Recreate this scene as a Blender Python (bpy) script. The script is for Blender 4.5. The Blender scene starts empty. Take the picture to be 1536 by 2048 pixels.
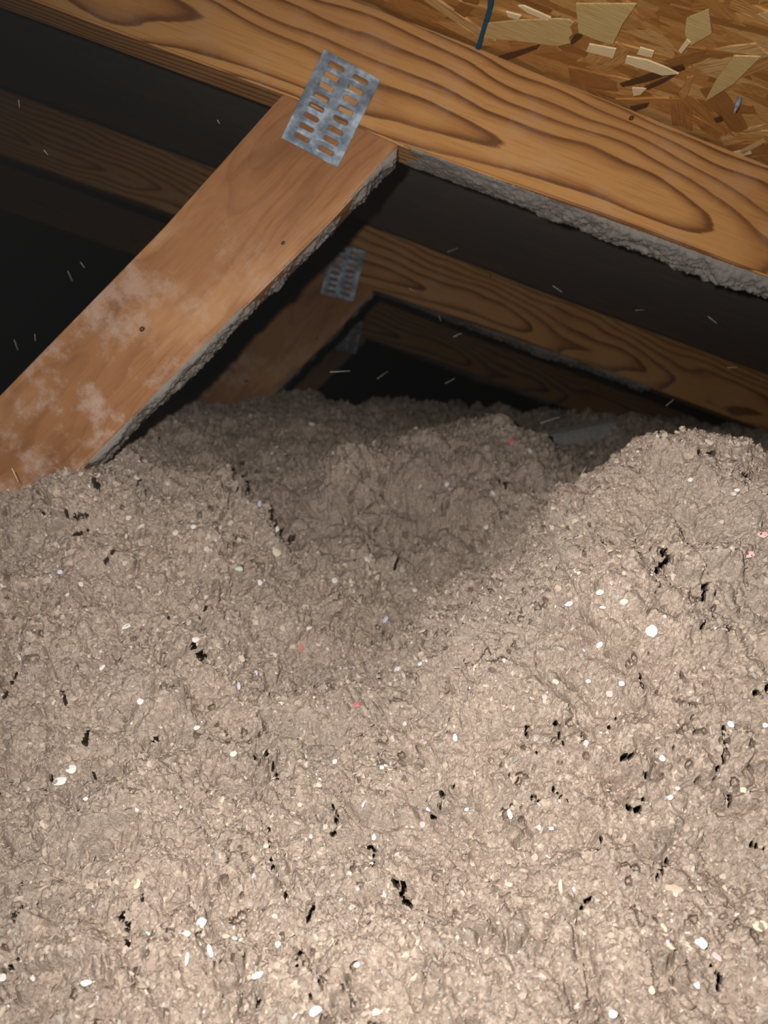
import bpy, bmesh, math, random
import numpy as np
from mathutils import Vector, Matrix

# ------------------------------------------------------------------ camera
W, H, F = 1536.0, 2048.0, 1650.0
scene = bpy.context.scene
COL = scene.collection
EYE = np.array([0.0, 0.0, 1.0])
PITCH = math.atan((1024 - 866) / F)
YAW = math.atan((68 / F) * math.cos(PITCH))
ca, sa, cp, sp = math.cos(YAW), math.sin(YAW), math.cos(PITCH), math.sin(PITCH)
RIGHT = np.array([ca, -sa, 0.0])
FWD = np.array([sa * cp, ca * cp, -sp])
UP = np.array([sa * sp, ca * sp, cp])

cam_data = bpy.data.cameras.new('camera')
cam = bpy.data.objects.new('camera', cam_data)
COL.objects.link(cam)
cam_data.sensor_fit = 'HORIZONTAL'
cam_data.sensor_width = 36.0
cam_data.lens = 36.0 * F / W
cam_data.clip_start = 0.01
cam_data.dof.use_dof = True
cam_data.dof.focus_distance = 0.47
cam_data.dof.aperture_fstop = (cam_data.lens / 1000.0) / 0.0029
M = Matrix.Identity(4)
for i in range(3):
    M[i][0], M[i][1], M[i][2], M[i][3] = RIGHT[i], UP[i], -FWD[i], EYE[i]
cam.matrix_world = M
scene.camera = cam

# ------------------------------------------------------------------ light
world = bpy.data.worlds.new('dark_attic')
scene.world = world
world.use_nodes = True
world.node_tree.nodes['Background'].inputs[0].default_value = (1.0, 1.0, 1.0, 1)
world.node_tree.nodes['Background'].inputs[1].default_value = 0.0025

# dusty attic air: even haze, mostly absorbing
_t = world.node_tree
_ab = _t.nodes.new('ShaderNodeVolumeAbsorption'); _ab.inputs['Color'].default_value = (0, 0, 0, 1); _ab.inputs['Density'].default_value = 0.58
_sc = _t.nodes.new('ShaderNodeVolumeScatter'); _sc.inputs['Density'].default_value = 0.0012
_ad = _t.nodes.new('ShaderNodeAddShader')
_t.links.new(_ab.outputs[0], _ad.inputs[0]); _t.links.new(_sc.outputs[0], _ad.inputs[1])
_t.links.new(_ad.outputs[0], _t.nodes['World Output'].inputs['Volume'])

fl = bpy.data.lights.new('phone_flash', 'SPOT')
fl.energy = 28.5
fl.color = (1.0, 1.0, 0.975)
fl.shadow_soft_size = 0.004
fl.spot_size = math.radians(116)
fl.spot_blend = 1.0
flash = bpy.data.objects.new('phone_flash', fl)
COL.objects.link(flash)
flash.location = Vector(EYE + RIGHT * -0.028 + UP * 0.022 + FWD * 0.012)
aim = Vector(FWD - UP * 0.11 + RIGHT * 0.11).normalized()
flash.rotation_euler = aim.to_track_quat('-Z', 'Y').to_euler()

scene.view_settings.view_transform = 'Standard'
scene.view_settings.look = 'None'
scene.view_settings.gamma = 1.0
scene.view_settings.exposure = 0.0
scene.view_settings.use_curve_mapping = False

rng = np.random.default_rng(11)
random.seed(11)

# ------------------------------------------------------------------ projection helpers
def ray(px, py):
    return RIGHT * ((px - W / 2) / F) + UP * (-(py - H / 2) / F) + FWD

def at(px, py, Y):
    d = ray(px, py)
    return EYE + d * (Y / d[1])

def on_plane(px, py, p0, n):
    d = ray(px, py)
    return EYE + d * (np.dot(p0 - EYE, n) / np.dot(d, n))

def project(P):
    q = P - EYE
    x, y, z = q @ RIGHT, q @ UP, q @ FWD
    return W / 2 + F * x / z, H / 2 - F * y / z, z

# ------------------------------------------------------------------ scene helpers
def tag(o, label=None, cat=None, group=None, kind=None):
    if label: o['label'] = label
    if cat: o['category'] = cat
    if group: o['group'] = group
    if kind: o['kind'] = kind
    return o

def link(name, mesh, mat=None, parent=None):
    o = bpy.data.objects.new(name, mesh)
    COL.objects.link(o)
    if mat and not mesh.materials: mesh.materials.append(mat)
    if parent: o.parent = parent
    return o

def from_bm(name, bm, mat=None, parent=None, smooth=False):
    me = bpy.data.meshes.new(name)
    bmesh.ops.recalc_face_normals(bm, faces=bm.faces)
    bm.to_mesh(me); bm.free()
    if smooth:
        me.polygons.foreach_set('use_smooth', [True] * len(me.polygons))
    return link(name, me, mat, parent)

def np_mesh(name, V, faces, smooth=False):
    """V (n,3); faces (m,k) of one size k"""
    me = bpy.data.meshes.new(name)
    m, k = faces.shape
    me.vertices.add(len(V)); me.vertices.foreach_set('co', np.ascontiguousarray(V, dtype=np.float32).ravel())
    me.loops.add(m * k); me.loops.foreach_set('vertex_index', faces.astype(np.int32).ravel())
    me.polygons.add(m)
    me.polygons.foreach_set('loop_start', np.arange(0, m * k, k, dtype=np.int32))
    me.polygons.foreach_set('loop_total', np.full(m, k, dtype=np.int32))
    me.polygons.foreach_set('use_smooth', np.full(m, smooth))
    me.update(calc_edges=True)
    return me

def srgb(r, g, b):
    f = lambda c: (c / 255 / 12.92) if c / 255 <= 0.04045 else ((c / 255 + 0.055) / 1.055) ** 2.4
    return (f(r), f(g), f(b), 1.0)

class NT:
    def __init__(s, name):
        s.m = bpy.data.materials.new(name); s.m.use_nodes = True
        s.t = s.m.node_tree
        s.b = s.t.nodes['Principled BSDF']
        s.b.inputs['Specular IOR Level'].default_value = 0.2
    def n(s, typ, **kw):
        x = s.t.nodes.new(typ)
        for k, v in kw.items(): setattr(x, k, v)
        return x
    def put(s, sock, v):
        if isinstance(v, bpy.types.NodeSocket): s.t.links.new(v, sock)
        else: sock.default_value = v
    def math(s, op, a, b=None, c=None, clamp=False):
        x = s.n('ShaderNodeMath', operation=op); x.use_clamp = clamp
        s.put(x.inputs[0], a)
        if b is not None: s.put(x.inputs[1], b)
        if c is not None: s.put(x.inputs[2], c)
        return x.outputs[0]
    def noise(s, vec, scale, detail=3, rough=0.55, dist=0.0):
        x = s.n('ShaderNodeTexNoise')
        if vec is not None: s.put(x.inputs['Vector'], vec)
        x.inputs['Scale'].default_value = scale; x.inputs['Detail'].default_value = detail
        x.inputs['Roughness'].default_value = rough; x.inputs['Distortion'].default_value = dist
        return x.outputs[0]
    def mapping(s, vec, scale=(1, 1, 1), rot=(0, 0, 0), loc=(0, 0, 0)):
        x = s.n('ShaderNodeMapping'); s.put(x.inputs['Vector'], vec)
        x.inputs['Scale'].default_value = scale; x.inputs['Rotation'].default_value = rot
        x.inputs['Location'].default_value = loc
        return x.outputs[0]
    def ramp(s, fac, stops, interp='LINEAR'):
        x = s.n('ShaderNodeValToRGB'); s.put(x.inputs[0], fac)
        cr = x.color_ramp; cr.interpolation = interp
        while len(cr.elements) < len(stops): cr.elements.new(0.5)
        for e, (p, c) in zip(cr.elements, stops):
            e.position = p; e.color = c if len(c) == 4 else (*c, 1)
        return x.outputs[0]
    def mix(s, fac, a, b, mode='MIX'):
        x = s.n('ShaderNodeMix', data_type='RGBA', blend_type=mode)
        s.put(x.inputs[0], fac); s.put(x.inputs[6], a); s.put(x.inputs[7], b)
        return x.outputs[2]
    def smooth(s, v, lo, hi):
        x = s.n('ShaderNodeMapRange', interpolation_type='SMOOTHSTEP')
        s.put(x.inputs[0], v); x.inputs[1].default_value = lo; x.inputs[2].default_value = hi
        return x.outputs[0]
    def bump(s, h, strength, dist):
        x = s.n('ShaderNodeBump'); x.inputs['Strength'].default_value = strength
        x.inputs['Distance'].default_value = dist; s.put(x.inputs['Height'], h)
        s.t.links.new(x.outputs[0], s.b.inputs['Normal'])
    def out(s, col, rough=0.7):
        s.put(s.b.inputs['Base Color'], col); s.put(s.b.inputs['Roughness'], rough)
        return s.m

# ------------------------------------------------------------------ materials
def wood(name, early, mid, late, freq, d0, z0, slope, wander, dust=0.0, dust_from=None,
         end_tone=None, contrast=1.0, seed=0.0):
    k = NT(name)
    co = k.n('ShaderNodeTexCoord').outputs['Object']
    xyz = k.n('ShaderNodeSeparateXYZ'); k.put(xyz.inputs[0], co)
    X, Y, Z = xyz.outputs
    slow = k.mapping(co, (2.6, 5, 7), loc=(seed, seed * 1.7, 0))
    n1 = k.math('SUBTRACT', k.noise(slow, 1.6, 2), 0.5)
    n2 = k.math('SUBTRACT', k.noise(k.mapping(co, (4, 9, 9), loc=(3 + seed, 1, 7)), 1.5, 2), 0.5)
    dy = k.math('ADD', k.math('ADD', Y, d0), k.math('MULTIPLY_ADD', X, slope, k.math('MULTIPLY', n1, wander)))
    dz = k.math('ADD', k.math('SUBTRACT', Z, z0), k.math('MULTIPLY', n2, wander * 0.6))
    r = k.math('SQRT', k.math('ADD', k.math('MULTIPLY', dy, dy), k.math('MULTIPLY', dz, dz)))
    fine = k.noise(k.mapping(co, (30, 300, 300)), 1.0, 3)
    ring = k.math('MULTIPLY_ADD', r, freq, k.math('MULTIPLY', fine, 0.16))
    fr = k.math('FRACT', ring)
    base = k.ramp(fr, [(0.0, early), (0.45, early), (0.70, mid), (0.86, late), (0.94, late), (1.0, early)])
    if contrast < 1: base = k.mix(1 - contrast, base, mid)
    fib = k.noise(k.mapping(co, (22, 700, 700)), 1.0, 2)
    base = k.mix(k.math('MULTIPLY', k.smooth(fib, 0.45, 0.75), 0.30), base, late)
    blot = k.noise(k.mapping(co, (9, 20, 20), loc=(seed, 5, 2)), 1.0, 4)
    base = k.mix(k.math('MULTIPLY', k.smooth(blot, 0.42, 0.7), 0.38), base, mid)
    if end_tone:                                           # cloudy light and dark streaks along the brace
        cl = k.noise(k.mapping(co, (7, 20, 22), loc=(seed + 4, 2, 9)), 1.0, 4, 0.6)
        base = k.mix(k.math('MULTIPLY', k.smooth(cl, 0.50, 0.68), 0.55), base, srgb(196, 146, 102))
        base = k.mix(k.math('MULTIPLY', k.smooth(cl, 0.46, 0.32), 0.55), base, late)
    if end_tone:  # darker, redder tone past a slanted edge towards the board's upper end
        hx, hcol = end_tone
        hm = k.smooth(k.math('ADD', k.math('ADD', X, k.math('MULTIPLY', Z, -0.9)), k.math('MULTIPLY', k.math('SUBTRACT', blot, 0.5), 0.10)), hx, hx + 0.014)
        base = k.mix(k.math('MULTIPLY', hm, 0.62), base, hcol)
    if dust > 0:
        dn = k.noise(k.mapping(co, (1, 1, 1), loc=(seed, 0.3, 0.1)), 26.0, 6, 0.68)
        dm = k.smooth(dn, 0.47, 0.66)
        if dust_from is not None:
            dm = k.math('MULTIPLY', dm, k.smooth(X, dust_from[0], dust_from[1]))
        speck = k.noise(co, 900.0, 2)
        dm = k.math('MULTIPLY', dm, k.math('MULTIPLY_ADD', speck, 0.9, 0.35), clamp=True)
        base = k.mix(k.math('MULTIPLY', dm, dust, clamp=True), base, srgb(196, 170, 154))
    k.bump(k.math('ADD', k.math('MULTIPLY', fib, 0.7), k.math('MULTIPLY', fr, 0.4)), 0.35, 0.0006)
    return k.out(base, 0.62)

M_CHORD = wood('pine_top_chord', srgb(194, 140, 82), srgb(168, 114, 63), srgb(112, 70, 38),
               150.0, 0.034, -0.020, 0.045, 0.044, dust=0.16, seed=2.35)
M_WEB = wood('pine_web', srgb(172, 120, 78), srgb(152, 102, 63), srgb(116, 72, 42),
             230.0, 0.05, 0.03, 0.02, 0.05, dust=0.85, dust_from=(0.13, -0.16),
             end_tone=(0.165, srgb(124, 68, 38)), contrast=0.22, seed=7.7)

def mat_steel():
    k = NT('galvanised_steel')
    co = k.n('ShaderNodeTexCoord').outputs['Object']
    n = k.noise(co, 75.0, 4, 0.6)
    c = k.ramp(n, [(0.32, srgb(100, 110, 120)), (0.5, srgb(140, 150, 162)), (0.68, srgb(196, 206, 218))])
    k.b.inputs['Metallic'].default_value = 0.35
    k.bump(k.noise(co, 300.0, 3), 0.25, 0.0005)
    return k.out(c, 0.5)
M_STEEL = mat_steel()

def mat_osb(name, dusty):
    k = NT(name)
    co = k.n('ShaderNodeTexCoord').outputs['Object']
    cols = None
    for i, (ang, sx, sy) in enumerate([(0.3, 26, 95), (1.25, 22, 80), (-0.7, 30, 110), (2.2, 24, 70)]):
        v = k.n('ShaderNodeTexVoronoi'); v.inputs['Scale'].default_value = 1.0
        wob = k.mapping(co, (sx, sy, 1), rot=(0, 0, ang), loc=(i * 3.1, i * 1.7, 0))
        k.put(v.inputs['Vector'], wob)
        bw = k.n('ShaderNodeSeparateColor'); k.put(bw.inputs[0], v.outputs['Color'])
        c = k.ramp(bw.outputs[0], [(0.0, srgb(150, 98, 46)), (0.35, srgb(184, 128, 66)), (0.7, srgb(198, 142, 78)), (1.0, srgb(212, 166, 104))])
        if cols is None: cols = c
        else: cols = k.mix(k.math('GREATER_THAN', bw.outputs[1], 0.55), cols, c)
    fib = k.noise(k.mapping(co, (120, 500, 1), rot=(0, 0, 0.6)), 1.0, 3)
    cols = k.mix(k.math('MULTIPLY', k.smooth(fib, 0.4, 0.75), 0.35), cols, srgb(120, 70, 30))
    if dusty:
        d = k.noise(co, 14.0, 5, 0.65)
        cols = k.mix(k.math('MULTIPLY_ADD', d, 0.5, 0.62, clamp=True), cols, srgb(126, 122, 118))
    k.bump(k.noise(co, 260.0, 4), 0.5, 0.001)
    return k.out(cols, 0.75)
M_OSB = mat_osb('osb_sheathing', False)
M_OSB_DUSTY = mat_osb('osb_sheathing_dusty', True)

def mat_strand():
    k = NT('osb_strand')
    co = k.n('ShaderNodeTexCoord').outputs['Object']
    rnd = k.n('ShaderNodeObjectInfo').outputs['Random']
    c = k.ramp(rnd, [(0.0, srgb(150, 100, 50)), (0.3, srgb(186, 130, 70)), (0.6, srgb(198, 142, 80)), (0.92, srgb(208, 156, 92)), (1.0, srgb(222, 184, 126))])
    off = k.n('ShaderNodeCombineXYZ'); k.put(off.inputs[0], k.math('MULTIPLY', rnd, 50.0))
    add = k.n('ShaderNodeVectorMath', operation='ADD'); k.put(add.inputs[0], k.mapping(co, (60, 900, 60))); k.put(add.inputs[1], off.outputs[0])
    g = k.noise(add.outputs[0], 1.0, 3)
    c = k.mix(k.math('MULTIPLY', k.smooth(g, 0.40, 0.66), 0.6), c, srgb(136, 84, 40))
    k.bump(g, 0.4, 0.0006)
    return k.out(c, 0.7)
M_STRAND = mat_strand()

def mat_pale(name, rgb, rgb2):
    k = NT(name)
    co = k.n('ShaderNodeTexCoord').outputs['Object']
    g = k.noise(k.mapping(co, (40, 900, 60)), 1.0, 3)
    k.bump(g, 0.4, 0.0006)
    return k.out(k.mix(k.smooth(g, 0.35, 0.7), srgb(*rgb), srgb(*rgb2)), 0.75)
M_PALE = mat_pale('pale_strand', (248, 224, 180), (232, 198, 146))
M_TAN = mat_pale('tan_strand', (218, 188, 128), (196, 160, 100))
M_SPLIT = mat_pale('split_strand', (104, 66, 34), (74, 44, 22))

def mat_plain(name, rgb, rough=0.8, var=0.15, scale=200.0):
    k = NT(name)
    co = k.n('ShaderNodeTexCoord').outputs['Object']
    n = k.noise(co, scale, 3)
    dark = tuple(c * (1 - var) for c in rgb)
    k.bump(n, 0.3, 0.0006)
    return k.out(k.mix(n, srgb(*dark), srgb(*rgb)), rough)
M_CHALK = mat_plain('blue_chalk', (44, 104, 130), 0.9, 0.4, 300)
M_NAIL = mat_plain('nail_steel', (150, 155, 165), 0.4)
M_DUST = mat_plain('grey_lint', (164, 153, 144), 0.95, 0.35, 1100)
M_BOARD = mat_plain('grey_dusty_board', (205, 200, 194), 0.9, 0.35, 160)
M_KNOT = mat_plain('dark_knot', (92, 58, 38), 0.7, 0.4, 400)
M_AIR = mat_plain('airborne_fibre', (225, 215, 200), 0.8)

def mat_insulation():
    k = NT('cellulose_insulation')
    geo = k.n('ShaderNodeNewGeometry').outputs['Position']
    v = k.n('ShaderNodeTexVoronoi'); v.inputs['Scale'].default_value = 800.0; k.put(v.inputs['Vector'], geo)
    s = k.n('ShaderNodeSeparateColor'); k.put(s.inputs[0], v.outputs['Color'])
    c = k.ramp(s.outputs[0], [(0.0, srgb(160, 138, 124)), (0.45, srgb(181, 161, 144)), (0.85, srgb(193, 173, 156)), (1.0, srgb(210, 191, 175))])
    big = k.noise(geo, 16.0, 4)
    c = k.mix(k.math('MULTIPLY', k.smooth(big, 0.42, 0.68), 0.35), c, srgb(166, 152, 138))
    fz = k.noise(geo, 1900.0, 4, 0.7)
    c = k.mix(k.math('MULTIPLY', k.smooth(fz, 0.5, 0.75), 0.35), c, srgb(142, 122, 109))
    k.bump(k.math('ADD', fz, k.math('MULTIPLY', v.outputs['Distance'], 0.6)), 0.7, 0.0012)
    return k.out(c, 0.95)
M_INS = mat_insulation()

def mat_flakes():
    k = NT('cellulose_flakes')
    a = k.n('ShaderNodeAttribute'); a.attribute_name = 'tint'
    geo = k.n('ShaderNodeNewGeometry').outputs['Position']
    fz = k.noise(geo, 1500.0, 3, 0.6)
    c = k.mix(k.math('MULTIPLY', k.smooth(fz, 0.45, 0.75), 0.28), a.outputs['Color'], srgb(142, 121, 107))
    k.bump(fz, 0.5, 0.0008)
    return k.out(c, 0.95)
M_FLAKE = mat_flakes()

# ------------------------------------------------------------------ numpy noise
def _hash(ix, iy, iz, s):
    h = (ix.astype(np.uint32) * np.uint32(374761393) + iy.astype(np.uint32) * np.uint32(668265263)
         + iz.astype(np.uint32) * np.uint32(2147483647) + np.uint32(s * 144665 + 1))
    h = (h ^ (h >> np.uint32(13))) * np.uint32(1274126177)
    h = (h ^ (h >> np.uint32(16))) * np.uint32(2246822519)
    return h ^ (h >> np.uint32(15))

def _rnd(ix, iy, iz, s):
    return (_hash(ix, iy, iz, s) & np.uint32(0xffffff)).astype(np.float32) / np.float32(0xffffff)

def vnoise(P, s=0):
    """smooth value noise in -1..1"""
    i = np.floor(P).astype(np.int64); f = (P - i).astype(np.float32)
    f = f * f * f * (f * (f * 6 - 15) + 10)
    out = 0
    for dx in (0, 1):
        wx = f[:, 0] if dx else 1 - f[:, 0]
        for dy in (0, 1):
            wy = f[:, 1] if dy else 1 - f[:, 1]
            for dz in (0, 1):
                wz = f[:, 2] if dz else 1 - f[:, 2]
                out = out + wx * wy * wz * _rnd(i[:, 0] + dx, i[:, 1] + dy, i[:, 2] + dz, s)
    return out * 2 - 1

def fbm(P, octaves, s=0, gain=0.5):
    a, t = 1.0, 0.0
    for o in range(octaves):
        t = t + a * vnoise(P * (2.03 ** o) + 17.3 * o, s + o); a *= gain
    return t

def worley(P, s=0):
    """distance to the nearest feature point"""
    i = np.floor(P).astype(np.int64); f = (P - i).astype(np.float32)
    best = np.full(len(P), 9.0, dtype=np.float32)
    for dx in (-1, 0, 1):
        for dy in (-1, 0, 1):
            for dz in (-1, 0, 1):
                a, b, c = i[:, 0] + dx, i[:, 1] + dy, i[:, 2] + dz
                q0 = dx + _rnd(a, b, c, s) - f[:, 0]
                q1 = dy + _rnd(a, b, c, s + 1) - f[:, 1]
                q2 = dz + _rnd(a, b, c, s + 2) - f[:, 2]
                best = np.minimum(best, q0 * q0 + q1 * q1 + q2 * q2)
    return np.sqrt(best)

def worley2(P, s=0):
    """distances to the nearest and second nearest feature points"""
    i = np.floor(P).astype(np.int64); f = (P - i).astype(np.float32)
    b1 = np.full(len(P), 9.0, dtype=np.float32); b2 = b1.copy()
    for dx in (-1, 0, 1):
        for dy in (-1, 0, 1):
            for dz in (-1, 0, 1):
                a, b, c = i[:, 0] + dx, i[:, 1] + dy, i[:, 2] + dz
                d = ((dx + _rnd(a, b, c, s) - f[:, 0]) ** 2 + (dy + _rnd(a, b, c, s + 1) - f[:, 1]) ** 2
                     + (dz + _rnd(a, b, c, s + 2) - f[:, 2]) ** 2)
                b2 = np.minimum(b2, np.maximum(b1, d)); b1 = np.minimum(b1, d)
    return np.sqrt(b1), np.sqrt(b2)

# ================================================================== STRUCTURE: roof deck
Y1, SPACING, BOARD_T = 0.62, 0.61, 0.038
pA, pB = at(768, 22, Y1), at(1536, 327, Y1)
c_dir = (pB - pA) / np.linalg.norm(pB - pA)            # down the roof slope
y_dir = np.array([0.0, 1.0, 0.0])
n_dir = np.cross(c_dir, y_dir); n_dir /= np.linalg.norm(n_dir)
if n_dir[2] < 0: n_dir = -n_dir                         # up, away from the room
deck_o = pA + n_dir * 0.0025

def deck_matrix(p):
    m = Matrix.Identity(4)
    for i in range(3):
        m[i][0], m[i][1], m[i][2], m[i][3] = c_dir[i], y_dir[i], n_dir[i], p[i]
    return m

def panel(name, s0, s1, y0, y1, mat):
    bm = bmesh.new()
    ns, ny = 60, 30
    for lay in (0.0, 0.0115):
        for i in range(2):
            pass
    bmesh.ops.create_cube(bm, size=1.0)
    for v in bm.verts:
        v.co = Vector(((s0 + s1) / 2 + v.co.x * (s1 - s0), (y0 + y1) / 2 + v.co.y * (y1 - y0), 0.0058 + v.co.z * 0.0115))
    bmesh.ops.bevel(bm, geom=bm.edges[:], offset=0.0012, segments=1, affect='EDGES')
    o = from_bm(name, bm, mat)
    o.matrix_world = deck_matrix(np.array([deck_o[0], 0.0, deck_o[2]]))
    return o

seam = Y1 + BOARD_T / 2
ceiling = tag(panel('ceiling', -1.0, 1.3, -0.55, seam - 0.0015, M_OSB), kind='structure')
ceiling['label'] = 'orange oriented strand board roof deck above the near rafter'
rear = tag(panel('ceiling', -1.6, 1.9, seam + 0.0015, 3.3, M_OSB_DUSTY), kind='structure')
rear['label'] = 'grey dusty roof deck behind the near rafter'

def strand_mesh(L, B, jag, rs):
    """a thin irregular wood strand, long along X, jagged ends, real thickness"""
    r = random.Random(rs)
    top = [(-L / 2 + r.uniform(0, jag), B / 2 * r.uniform(.75, 1)), (-L / 6, B / 2 * r.uniform(.9, 1.05)),
           (L / 5, B / 2 * r.uniform(.85, 1.0)), (L / 2 - r.uniform(0, jag), B / 2 * r.uniform(.6, 1))]
    bot = [(L / 2 - r.uniform(0, jag), -B / 2 * r.uniform(.6, 1)), (L / 7, -B / 2 * r.uniform(.85, 1.05)),
           (-L / 4, -B / 2 * r.uniform(.85, 1.0)), (-L / 2 + r.uniform(0, jag), -B / 2 * r.uniform(.7, 1))]
    mid_r = [(L / 2 - r.uniform(0, jag * 1.5), r.uniform(-.2, .2) * B)]
    pts = top + mid_r + bot
    bm = bmesh.new()
    lo = [bm.verts.new((x, y, -0.0007 + r.uniform(-.0003, .0002))) for x, y in pts]
    hi = [bm.verts.new((x, y, 0.0006)) for x, y in pts]
    n = len(pts)
    bm.faces.new(lo); bm.faces.new(hi[::-1])
    for i in range(n):
        bm.faces.new((lo[i], hi[i], hi[(i + 1) % n], lo[(i + 1) % n]))
    bmesh.ops.recalc_face_normals(bm, faces=bm.faces)
    me = bpy.data.meshes.new('wood_strand'); bm.to_mesh(me); bm.free()
    return me

strand_meshes = [strand_mesh(0.05, b, 0.012, 40 + i) for i, b in enumerate((.008, .012, .005, .016, .010, .020))]
for me in strand_meshes: me.materials.append(M_STRAND)

def add_strand(me, s, y, ang, scale, h, tilt=0.0):
    o = bpy.data.objects.new('wood_strand', me)
    COL.objects.link(o); o.parent = ceiling
    o.location = (s, y, -h)
    o.rotation_euler = (0, tilt, ang)
    o.scale = scale if isinstance(scale, tuple) else (scale, scale, 1)
    return o

for i in range(275):
    s = random.uniform(-0.14, 0.62); y = random.uniform(0.26, 0.634)
    a = random.choice([random.gauss(-0.9, .5), random.gauss(0.3, .6), random.uniform(-1.6, 1.6)])
    sc = random.uniform(0.6, 1.7)
    half = 0.03 * sc
    y = min(y, seam - 0.004 - half)
    add_strand(random.choice(strand_meshes), s, y, a, (sc, random.uniform(.7, 1.3), 1), random.uniform(0.0000, 0.0007))

def deck_sy(px, py):
    p = on_plane(px, py, deck_o, n_dir)
    return np.dot(p - np.array([deck_o[0], 0, deck_o[2]]), c_dir), p[1]

def drawn_strand(quad, mat, h, label=None, th=0.0010):
    """a single strand given by its corners as seen in the photograph, laid on the deck"""
    pts = [deck_sy(*q) for q in quad]
    cs, cy = sum(p[0] for p in pts) / len(pts), sum(p[1] for p in pts) / len(pts)
    bm = bmesh.new()
    lo = [bm.verts.new((a - cs, b - cy, -th)) for a, b in pts]
    hi = [bm.verts.new((a - cs, b - cy, 0.0)) for a, b in pts]
    n = len(pts)
    bm.faces.new(lo); bm.faces.new(hi[::-1])
    for i in range(n): bm.faces.new((lo[i], hi[i], hi[(i + 1) % n], lo[(i + 1) % n]))
    o = from_bm('wood_strand', bm, mat, ceiling)
    o.location = (cs, cy, -h)
    if label: o['label'] = label
    return o

drawn_strand([(975, 40), (1040, 33), (1120, 30), (1142, 32), (1150, 38), (1143, 46), (1148, 60), (1140, 68), (1144, 78), (1120, 84), (1040, 74), (965, 68)], M_TAN, 0.0018, 'broad tan strand with a ragged end')
drawn_strand([(1155, 0), (1276, 0), (1248, 40), (1228, 82), (1190, 70), (1160, 58)], M_TAN, 0.0016)
drawn_strand([(1182, 78), (1236, 88), (1230, 106), (1176, 92)], M_PALE, 0.0026, 'pale cream chip')
drawn_strand([(1258, 100), (1300, 108), (1340, 124), (1362, 135), (1330, 138), (1254, 114)], M_PALE, 0.0034, 'long pale cream chip')
drawn_strand([(1284, 84), (1312, 92), (1308, 104), (1278, 97)], M_PALE, 0.0028, 'pale cream chip')
drawn_strand([(1268, 166), (1296, 168), (1284, 180), (1270, 182)], M_PALE, 0.0026, 'pale cream chip')
drawn_strand([(1040, 0), (1052, 0), (1106, 24), (1100, 30), (1060, 14)], M_PALE, 0.0030)
drawn_strand([(1016, 14), (1046, 22), (1040, 30), (1020, 24)], M_PALE, 0.0024)
drawn_strand([(1470, 104), (1524, 106), (1470, 160), (1412, 196), (1436, 150)], M_TAN, 0.0016)
drawn_strand([(1360, 92), (1376, 70), (1384, 76), (1366, 98)], M_PALE, 0.0020)
drawn_strand([(1376, 30), (1420, 12), (1426, 60), (1384, 84), (1372, 60)], M_TAN, 0.0012)
drawn_strand([(998, 108), (1040, 96), (1082, 84), (1076, 92), (1030, 110), (1002, 116)], M_SPLIT, 0.0012)
drawn_strand([(1242, 162), (1300, 142), (1366, 124), (1372, 132), (1300, 156), (1248, 168)], M_SPLIT, 0.0014)
drawn_strand([(1290, 168), (1340, 146), (1360, 138), (1330, 158), (1298, 172)], M_SPLIT, 0.0018)
drawn_strand([(1150, 66), (1170, 60), (1164, 70), (1146, 84), (1142, 80)], M_SPLIT, 0.0010)
drawn_strand([(1262, 208), (1300, 200), (1296, 208), (1270, 216)], M_SPLIT, 0.0016)
drawn_strand([(1430, 230), (1444, 226), (1448, 234), (1436, 238)], M_SPLIT, 0.0020)
drawn_strand([(1460, 300), (1500, 290), (1506, 300), (1480, 306)], M_PALE, 0.0020)
drawn_strand([(1480, 296), (1530, 270), (1534, 276), (1490, 300)], M_TAN, 0.0020)

# the snapped chalk line across the strands
def chalk():
    bm = bmesh.new()
    pts = [(986, -40), (983, 8), (972, 45), (962, 78), (955, 98)]
    rows = []
    for px, py in pts:
        a, b = deck_sy(px - 5, py), deck_sy(px + 5, py)
        rows.append((a, b))
    lo = [[bm.verts.new((p[0], p[1], -0.0034)) for p in r] for r in rows]
    hi = [[bm.verts.new((p[0], p[1], -0.0005)) for p in r] for r in rows]
    for i in range(len(rows) - 1):
        bm.faces.new((lo[i][0], lo[i][1], lo[i + 1][1], lo[i + 1][0]))
        bm.faces.new((hi[i][0], hi[i + 1][0], hi[i + 1][1], hi[i][1]))
        bm.faces.new((lo[i][0], lo[i + 1][0], hi[i + 1][0], hi[i][0]))
        bm.faces.new((lo[i][1], hi[i][1], hi[i + 1][1], lo[i + 1][1]))
    o = from_bm('chalk_line', bm, M_CHALK, ceiling)
    o['label'] = 'blue chalk line snapped across the strands'
chalk()

# a nail point that missed the rafter, poking through the deck
def nail():
    s, y = deck_sy(1480, 196)
    bm = bmesh.new()
    bmesh.ops.create_cone(bm, cap_ends=True, segments=10, radius1=0.0016, radius2=0.0016, depth=0.006, matrix=Matrix.Translation((0, 0, -0.003)))
    bmesh.ops.create_cone(bm, cap_ends=True, segments=10, radius1=0.0003, radius2=0.0016, depth=0.004, matrix=Matrix.Translation((0, 0, -0.008)))
    o = from_bm('nail', bm, M_NAIL, ceiling, True)
    o.location = (s, y, 0)
    o['label'] = 'steel nail point poking through the deck'
nail()

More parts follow.
